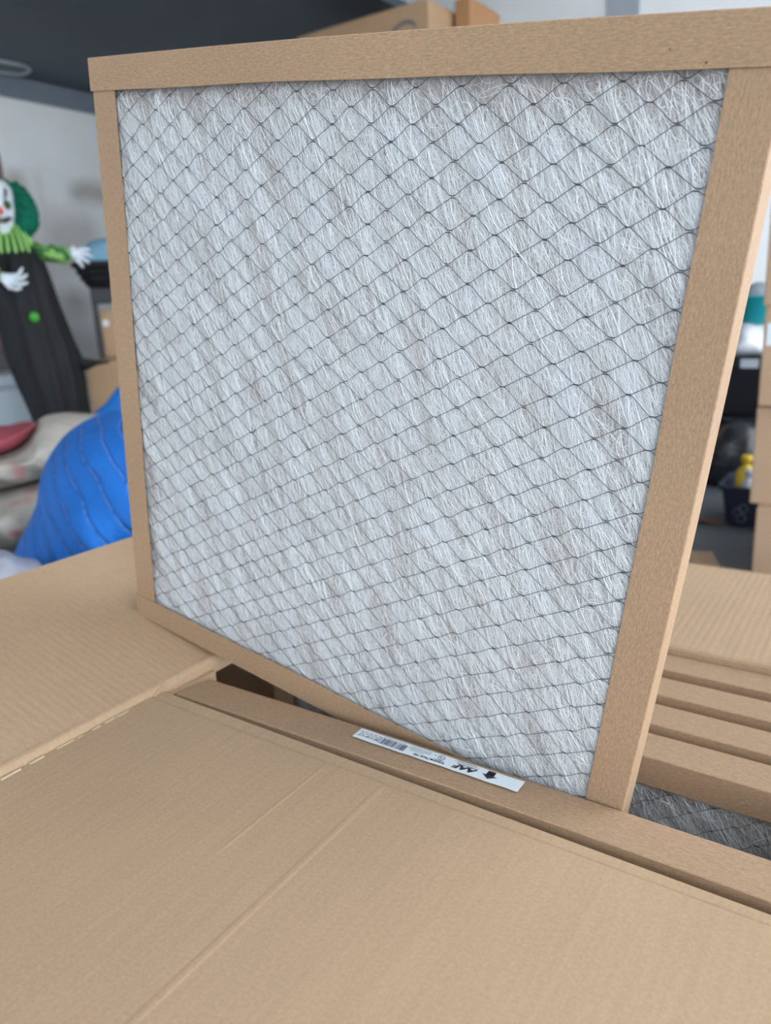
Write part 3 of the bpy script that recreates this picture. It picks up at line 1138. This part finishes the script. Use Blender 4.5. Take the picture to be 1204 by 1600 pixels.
xr_ = Fc.loc(50, 620).x; zt_ = Fc.loc(20, 581).z
box('body', (xr_ - .6, -.18, 0), (xr_, .16, zt_ - .07), simple('cooler_plastic', (186, 200, 210), .4, 0, .03), ck, .02)
box('lid', (xr_ - .61, -.19, zt_ - .07), (xr_ + .01, .17, zt_), simple('cooler_lid', (190, 204, 214), .4, 0, .03), ck, .02)

Fk = Facing(160, 500, 4.72)
rk = thing('black_rack', 'black metal rack holding a carton, basket on its top shelf', 'rack', Fk.base, Fk.rz)
m_rack = simple('rack_black', (34, 34, 38), .5, 0, .1)
xl_, zt_, zm_ = Fk.loc(140, 452).x, Fk.loc(150, 450).z, Fk.loc(150, 473).z
zs_ = Fk.loc(160, 560).z
box('shelf', (xl_, -.02, zm_), (xl_ + .62, .38, zt_), m_rack, rk, .005)
box('shelf', (xl_, -.02, zs_ - .02), (xl_ + .62, .38, zs_), m_rack, rk, .004)
for x in (xl_, xl_ + .59):
    for y in (-.02, .35):
        box('post', (x, y, 0), (x + .03, y + .03, zm_), m_rack, rk, .003)
p = Fk.pt(170, 559, .02)
hh = (zm_ - zs_) - .03
kc = thing('cardboard_carton', 'brown carton with a round white spot, shelved in the black rack', 'carton', Fk.base + Vector((0, 0, zs_ + .0003)), Fk.rz)
box('body', (xl_ + .035, .0, 0), (xl_ + .55, .33, hh - .02), m_carton, kc, .004)
box('top_flap', (xl_ + .037, .002, hh - .02), (xl_ + .548, .16, hh - .014), m_carton, kc, .002, 1)
box('top_flap', (xl_ + .037, .168, hh - .02), (xl_ + .548, .328, hh - .014), m_carton, kc, .002, 1)
q = Fk.loc(165, 505)
mb = MB().tube([Vector((q.x, -.003, q.z - zs_)), Vector((q.x, .001, q.z - zs_))], .019, 20)
mb.build('round_sticker', m_label, kc, False)
# basket with a pale blue cap on the rack
q = Fk.loc(168, 449)
bs = thing('black_basket', 'black wicker basket sitting on top of the rack', 'basket', Fk.base + Vector((Fk.r[0] * (q.x + .04), Fk.r[1] * (q.x + .04), zt_)) + Vector((Fk.g[0] * .16, Fk.g[1] * .16, 0)), Fk.rz)
rings = [[Vector((r * math.cos(t), r * .8 * math.sin(t), z)) for t in np.linspace(0, 2 * math.pi, 33)[:-1]] for r, z in
         ((.12, 0), (.14, .02), (.185, .105), (.2, .11), (.2, .13), (.18, .13), (.13, .03))]
link('body', loft_mesh('body', rings), m_rack, bs)
for zz, r in ((.05, .159), (.08, .175)):
    MB().tube([Vector((r * math.cos(t), r * .8 * math.sin(t), zz)) for t in np.linspace(0, 2 * math.pi, 33)[:-1]], .006, 6, True).build('weave_band', m_rack, bs)
bs.scale = (1.1,) * 3
cp = thing('sun_hat', 'pale blue rounded hat lying in the black basket', 'hat', bs.location + Vector((0, 0, .118)), Fk.rz)
rings = [[Vector((r * math.cos(t), r * .8 * math.sin(t), z)) for t in np.linspace(0, 2 * math.pi, 33)[:-1]] for r, z in
         ((.150, .0), (.158, .03), (.150, .06), (.13, .10), (.10, .125), (.06, .14), (.01, .146))]
cp.scale = (1.1,) * 3
m_hat = simple('pale_blue_cloth', (132, 178, 204), .8)
link('crown', loft_mesh('crown', rings), m_hat, cp)
MB().tube([Vector((.156 * math.cos(t), .125 * math.sin(t), .030)) for t in np.linspace(0, 2 * math.pi, 33)[:-1]], .006, 6, True).build('hat_band', m_hat, cp)

# tall carton and folded blue tarp before the rack
Fb = Facing(165, 600, 4.33)
q = Fb.loc(138, 600); z_ = Fb.loc(165, 563).z
c = thing('cardboard_carton', 'tall plain kraft carton standing below the black rack', 'carton', Fb.base, Fb.rz)
box('body', (q.x, -.02, 0), (q.x + .42, .30, z_ - .006), m_carton, c, .005)
box('top_flap', (q.x + .002, -.018, z_ - .006), (q.x + .418, .138, z_), m_carton, c, .002, 1)
box('top_flap', (q.x + .002, .142, z_ - .006), (q.x + .418, .298, z_), m_carton, c, .002, 1)
Ft = Facing(185, 620, 3.3)
o = inflate('folded_tarp', Ft, [(140, 665), (165, 630), (187, 602), (215, 580), (250, 610), (262, 700), (262, 900), (160, 1008), (150, 800)], .08, simple('blue_tarp', (14, 104, 186), .5, 0, .05), None, .012, 4)
tag(o, 'smooth blue folded tarp propped behind the quilted blanket', 'tarp')

# ------------------------------------------------------------------ bedding and the blue moving blanket
M = Mat('floral_fabric')
v = M.coord()
base = M.scaled(lin(184, 177, 168), M.ramp(M.noise(v, 6, 3), .3, .7, .92, 1.06))
g1 = M.ramp(M.noise(v, 9, 3), .50, .62, 0, .7)
base = M.mix(g1, base, lin(150, 156, 142))
vo = M.n('ShaderNodeTexVoronoi'); vo.inputs['Scale'].default_value = 11
M.l(v, vo.inputs['Vector'])
base = M.mix(M.ramp(vo.outputs['Distance'], .20, .38, .6, 0), base, lin(176, 92, 104))
M.color(base)
M.bump(M.noise(v, 14, 4), .6, .02)
m_floral = M.set(.85)
m_pink = simple('dusty_pink_cloth', (158, 76, 86), .85, 0, .12, 10, .3, .4)
M = Mat('quilted_blue_blanket')
v = M.coord()
base = M.scaled(lin(8, 100, 186), M.ramp(M.noise(v, 7, 3), .3, .7, .85, 1.1))
wv = M.n('ShaderNodeTexWave', wave_type='BANDS', bands_direction='DIAGONAL', wave_profile='TRI')
wv.inputs['Scale'].default_value = 9.0; wv.inputs['Distortion'].default_value = 3.0; wv.inputs['Detail'].default_value = 1.0; wv.inputs['Detail Scale'].default_value = .8
M.l(v, wv.inputs['Vector'])
line = M.math('MULTIPLY', M.ramp(wv.outputs['Fac'], .93, .98, 0, .75), M.ramp(M.noise(v, 60, 1), .42, .5, 0, 1))
M.color(M.mix(line, base, lin(120, 146, 220)))
M.bump(M.math('ADD', M.ramp(wv.outputs['Fac'], .7, 1, 1, 0), M.noise(v, 12, 3)), .55, .02)
m_blue = M.set(.8)

Fd = Facing(60, 760, 2.45)
gx = thing('storage_crate', 'low grey plastic crate under the floral bedding', 'crate', Fd.base + Vector((Fd.g[0] * .2, Fd.g[1] * .2, 0)), Fd.rz)
zcr = Facing(60, 760, 2.57).loc(20, 848).z
xcr = Fd.loc(62, 860).x
m_grey = simple('grey_plastic', (140, 142, 150), .45, 0, .1)
box('body', (xcr - .75, -.34, 0), (xcr + .02, .34, zcr - .03), m_grey, gx, .02)
box('rim', (xcr - .76, -.35, zcr - .03), (xcr + .03, .35, zcr), m_grey, gx, .008)
o = inflate('comforter', Fd, [(-170, 812), (-120, 774), (0, 764), (50, 748), (95, 744), (110, 784), (80, 815), (45, 838), (0, 846), (-120, 852)], .26, m_floral, None, .035, 21, back=.12, rings=14, sub=6, nk=3.2)
tag(o, 'lower roll of pale floral comforter on the grey crate', 'comforter')
o = inflate('comforter', Fd, [(-170, 742), (-110, 716), (0, 706), (38, 690), (56, 666), (75, 652), (110, 646), (170, 650), (215, 655), (200, 720), (120, 738), (60, 742), (0, 758), (-120, 768)], .26, m_floral, None, .035, 22, sub=6, back=.16, rings=14, nk=3.2)
tag(o, 'upper roll of pale floral comforter lying against the blue blanket', 'comforter')
o = inflate('pink_cloth', Fd, [(-120, 690), (-60, 668), (0, 668), (30, 666), (54, 660), (50, 674), (36, 690), (0, 707), (-90, 718)], .16, m_pink, None, .012, 23, back=.14, sub=5, nk=3.0)
tag(o, 'dusty pink folded cloth on top of the floral comforter', 'cloth')
Fe = Facing(150, 760, 1.75)
o = inflate('moving_blanket', Fe, [(22, 868), (44, 820), (57, 785), (64, 742), (82, 706), (108, 676), (150, 652), (200, 641), (270, 650), (340, 760), (350, 900), (330, 1080), (180, 1085), (60, 960), (30, 895)], .30, m_blue, None, .025, 31, rings=16, sub=6, back=.12, fold=.05)
tag(o, 'bright blue quilted moving blanket heaped behind the carton', 'blanket')
o = inflate('plastic_wrap', Facing(25, 890, 1.5), [(-90, 950), (-60, 880), (0, 862), (30, 874), (62, 880), (70, 905), (40, 960), (0, 1010)], .10, simple('grey_wrap', (150, 152, 164), .3, 0, .3, 14, .5, .6), None, .03, 41, back=.05)
o.location.z = max(o.location.z, 0.0)
tag(o, 'crumpled grey plastic wrap beside the blue blanket', 'plastic wrap')

# ------------------------------------------------------------------ clown figure
Fg = Facing(50, 520, 4.05)
cl = thing('clown_figure', 'standing clown prop with green hair, white face, striped ruff and black robe', 'clown prop', Fg.base, Fg.rz)
m_robe = simple('black_robe', (18, 19, 24), .75, 0, .2, 8)
m_skin = simple('white_mask', (222, 230, 238), .45, 0, .03)
m_hair = simple('green_hair', (10, 112, 88), .8, 0, .35, 60, .3, .8)
m_dark = simple('mask_black', (28, 28, 30), .6)
m_nose = simple('mask_red', (214, 96, 90), .4)


def G(px, py, back=0.0): return Fg.loc(px, py, back)


rows_ = [(372, -2, 32, .05), (382, -10, 52, .07), (390, -16, 62, .085), (400, -20, 66, .115), (430, -20, 76, .15), (480, -10, 92, .16), (530, 2, 112, .17), (560, 10, 124, .18), (600, 28, 132, .19), (650, 50, 140, .20), (720, 62, 158, .21), (800, 72, 172, .22), (880, 84, 186, .23)]
rings = []
for yy, xl, xr, dp in rows_:
    a, b = G(xl, yy), G(xr, yy)
    c = (a + b) / 2; hw = (b.x - a.x) / 2
    rg = []
    for t in np.linspace(0, 2 * math.pi, 97)[:-1]:
        k = 1 + (0.055 if yy > 385 else .01) * math.sin(13 * t + yy * .012) + (.03 if yy > 400 else 0) * math.sin(7 * t + 1)
        rg.append(Vector((c.x + hw * math.cos(t) * k, dp * math.sin(t) * k, max(0.0, c.z))))
    rings.append(rg)
last = rings[-1]
zf_ = last[0].z
if zf_ > 0.002:
    rings.append([Vector((v.x * 1.03 + .02, v.y * 1.05, 0.0)) for v in last])
rb = link('robe', loft_mesh('robe', rings), m_robe, cl)
# trailing corner of the robe
tp = [(118, 540), (128, 558), (146, 562), (168, 563)]
top_ = [G(x, y, -.06) for x, y in tp]; bot_ = [G(x, y, -.06) for x, y in [(122, 580), (134, 578), (150, 570), (170, 566)]]
vs = top_ + bot_ + [p + Vector((0, .012, 0)) for p in top_ + bot_]
fs = [(i, i + 1, i + 5, i + 4) for i in range(3)] + [(i + 8, i + 12, i + 13, i + 9) for i in range(3)] + [(i, i + 8, i + 9, i + 1) for i in range(3)] + [(i + 4, i + 5, i + 13, i + 12) for i in range(3)] + [(0, 4, 12, 8), (3, 11, 15, 7)]
link('robe_tail', mesh('robe_tail', vs, fs, True), m_robe, cl)
# ruff with pleats
M = Mat('striped_ruff')
uvn = M.n('ShaderNodeTexCoord')
sp_ = M.n('ShaderNodeSeparateXYZ'); M.l(uvn.outputs['Object'], sp_.inputs[0])
an = M.math('ARCTAN2', sp_.outputs[1], sp_.outputs[0])
wv_ = M.math('SINE', M.math('MULTIPLY', an, 22.0))
M.color(M.mix(M.ramp(wv_, -.3, .5, 0, 1), lin(34, 84, 42), lin(156, 210, 116)))
m_ruff = M.set(.7)
cN = G(11, 360)
ruff_prof = [(350, .05), (362, .07), (375, .090), (388, .102), (397, .106), (399, .095)]
rings = []
for yy, rad in ruff_prof:
    z = G(11, yy).z
    rings.append([Vector((rad * (1 + .10 * math.sin(22 * t)) * math.cos(t), rad * (1 + .10 * math.sin(22 * t)) * math.sin(t), z - cN.z)) for t in np.linspace(0, 2 * math.pi, 177)[:-1]])
ro = link('ruff', loft_mesh('ruff', rings), m_ruff, cl)
ro.location = (cN.x, 0, cN.z)
# head
hc = G(2, 328)
rings = []
for k, (dz, rx, ry, oy) in enumerate([(.128, .02, .02, .01), (.118, .05, .055, .0), (.09, .075, .085, 0), (.05, .085, .098, 0), (.0, .08, .098, 0), (-.035, .074, .092, 0), (-.07, .062, .082, -.006), (-.105, .042, .058, -.022), (-.125, .022, .028, -.036)]):
    rings.append([Vector((hc.x + rx * .72 * math.cos(t), oy + ry * math.sin(t) - (.018 * max(0, -math.sin(t)) if abs(dz) < .05 else 0), hc.z + dz)) for t in np.linspace(0, 2 * math.pi, 33)[:-1]])
hd = link('head', loft_mesh('head', rings), m_skin, cl)
fx = hc.x - .004        # the face is turned a little to the camera's left
for sgn in (-1, 1):
    MB().blob((fx + sgn * .030, -.100, hc.z + .008), (.017, .02, .019), 14, 8).build('eye_socket', m_dark, hd)
    MB().blob((fx + sgn * .030, -.119, hc.z + .006), (.006, .005, .005), 8, 6).build('eye', simple('eye_olive', (120, 150, 60), .3), hd)  # eyes in plain olive green
    MB().tube([Vector((fx + sgn * .026, -.108, hc.z + .03)), Vector((fx + sgn * .034, -.098, hc.z + .055)), Vector((fx + sgn * .034, -.082, hc.z + .08))], [.004, .006, .003], 8).build('brow', m_dark, hd)
    MB().blob((fx + sgn * .036, -.092, hc.z - .026), (.018, .02, .018), 12, 8).build('cheek', m_skin, hd)
    MB().blob((hc.x + sgn * .060, .01, hc.z - .005), (.012, .02, .03), 10, 8).build('ear', m_skin, hd)
MB().blob((fx, -.126, hc.z - .018), (.017, .017, .017), 14, 10).build('nose', m_nose, hd)
MB().tube([Vector((fx - .036, -.09, hc.z - .045)), Vector((fx - .013, -.106, hc.z - .056)), Vector((fx + .013, -.106, hc.z - .056)), Vector((fx + .038, -.088, hc.z - .043))], [.007, .012, .012, .007], 8).build('mouth', m_dark, hd)
MB().tube([Vector((fx - .026, -.104, hc.z - .052)), Vector((fx, -.117, hc.z - .058)), Vector((fx + .026, -.102, hc.z - .051))], [.004, .006, .004], 8).build('teeth', simple('mask_teeth', (126, 116, 70), .5), hd)
# hair: many curls in one wig
rr = random.Random(8)
mb = MB()
spots = [(22, 300, .05), (30, 310, .055), (36, 322, .055), (40, 335, .058), (41, 348, .055), (34, 355, .045), (28, 340, .06), (24, 322, .06), (14, 296, .04), (4, 293, .04),
         (-10, 297, .05), (-18, 310, .055), (-23, 325, .055), (-26, 340, .058), (-24, 352, .05), (-14, 330, .06), (8, 300, .05)]
for px, py, r in spots:
    p = G(px, py, .05 if abs(px - 8) < 15 else (.0 if abs(px - 8) > 22 else .03))
    mb.blob(p, (r, r * 1.1, r), 12, 8)
    for _ in range(9):
        d = Vector((rr.gauss(0, 1), rr.gauss(0, 1), rr.gauss(0, 1))).normalized()
        if d.y < -.3 and abs(px - 8) < 20: d.y = -d.y
        mb.blob(p + d * r * .85, r * rr.uniform(.25, .42), 8, 6)
mb.build('wig', m_hair, cl)
# raised arm with mottled sleeve, spread hand
M = Mat('mottled_sleeve')
v = M.coord()
M.color(M.mix(M.ramp(M.noise(v, 30, 2), .45, .55, 0, 1), lin(44, 104, 52), lin(138, 186, 96)))
m_sleeve = M.set(.7)


def arm_pts(ps, rs, name, mat, par):
    return MB().tube(ps, rs, 14).build(name, mat, par)


sl1 = arm_pts([G(52, 392, -.02), G(68, 397, -.04), G(78, 397, -.05), G(88, 399, -.055), G(98, 400, -.06), G(107, 398, -.06)], [.04, .034, .042, .036, .041, .030], 'sleeve', m_sleeve, cl)


def hand(wrist, knuck, tips, thumb, par):
    mb = MB()
    c = sum(knuck, Vector()) / len(knuck)
    mid = (wrist + c) / 2
    mb.tube([wrist, wrist.lerp(c, .35), wrist.lerp(c, .75), c], [.014, .022, .027, .022], 10)
    for k, (kn, (m_, tp_)) in enumerate(zip(knuck, tips)):
        mb.tube([wrist.lerp(kn, .55), kn, m_, m_.lerp(tp_, .55), tp_], [.010, .0095, .0085, .0075, .004], 8)
    mb.tube([wrist.lerp(knuck[0], .2), thumb[0], thumb[1]], [.013, .011, .006], 8)
    return mb.build('hand', m_skin, par)


b_ = -.065
hand(G(107, 398, b_), [G(121, 393, b_), G(122, 398, b_ - .01), G(121, 403, b_ - .01), G(118, 407, b_)],
     [(G(130, 391, b_ - .01), G(139, 392, b_)), (G(132, 399, b_ - .02), G(143, 404, b_ - .01)), (G(129, 407, b_ - .02), G(138, 413, b_ - .01)), (G(123, 412, b_ - .01), G(129, 420, b_))],
     [G(112, 391, b_ - .02), G(113, 387, b_ - .03)], cl)
b_ = -.20
arm_pts([G(-30, 405, -.08), G(-24, 420, -.15), G(-8, 432, b_), G(2, 434, b_)], [.045, .042, .036, .028], 'sleeve', m_sleeve, cl)
hand(G(0, 434, b_), [G(22, 434, b_), G(24, 440, b_ - .015), G(23, 446, b_ - .015), G(19, 451, b_)],
     [(G(30, 434, b_ - .03), G(36, 423, b_ - .03)), (G(34, 440, b_ - .04), G(43, 433, b_ - .04)), (G(33, 448, b_ - .04), G(44, 445, b_ - .04)), (G(26, 455, b_ - .03), G(35, 453, b_ - .03))],
     [G(10, 444, b_ - .03), G(18, 455, b_ - .04)], cl)
MB().blob(G(53, 496, -.165), (.022, .012, .024), 14, 8).build('button', simple('green_button', (52, 150, 44), .5), cl)
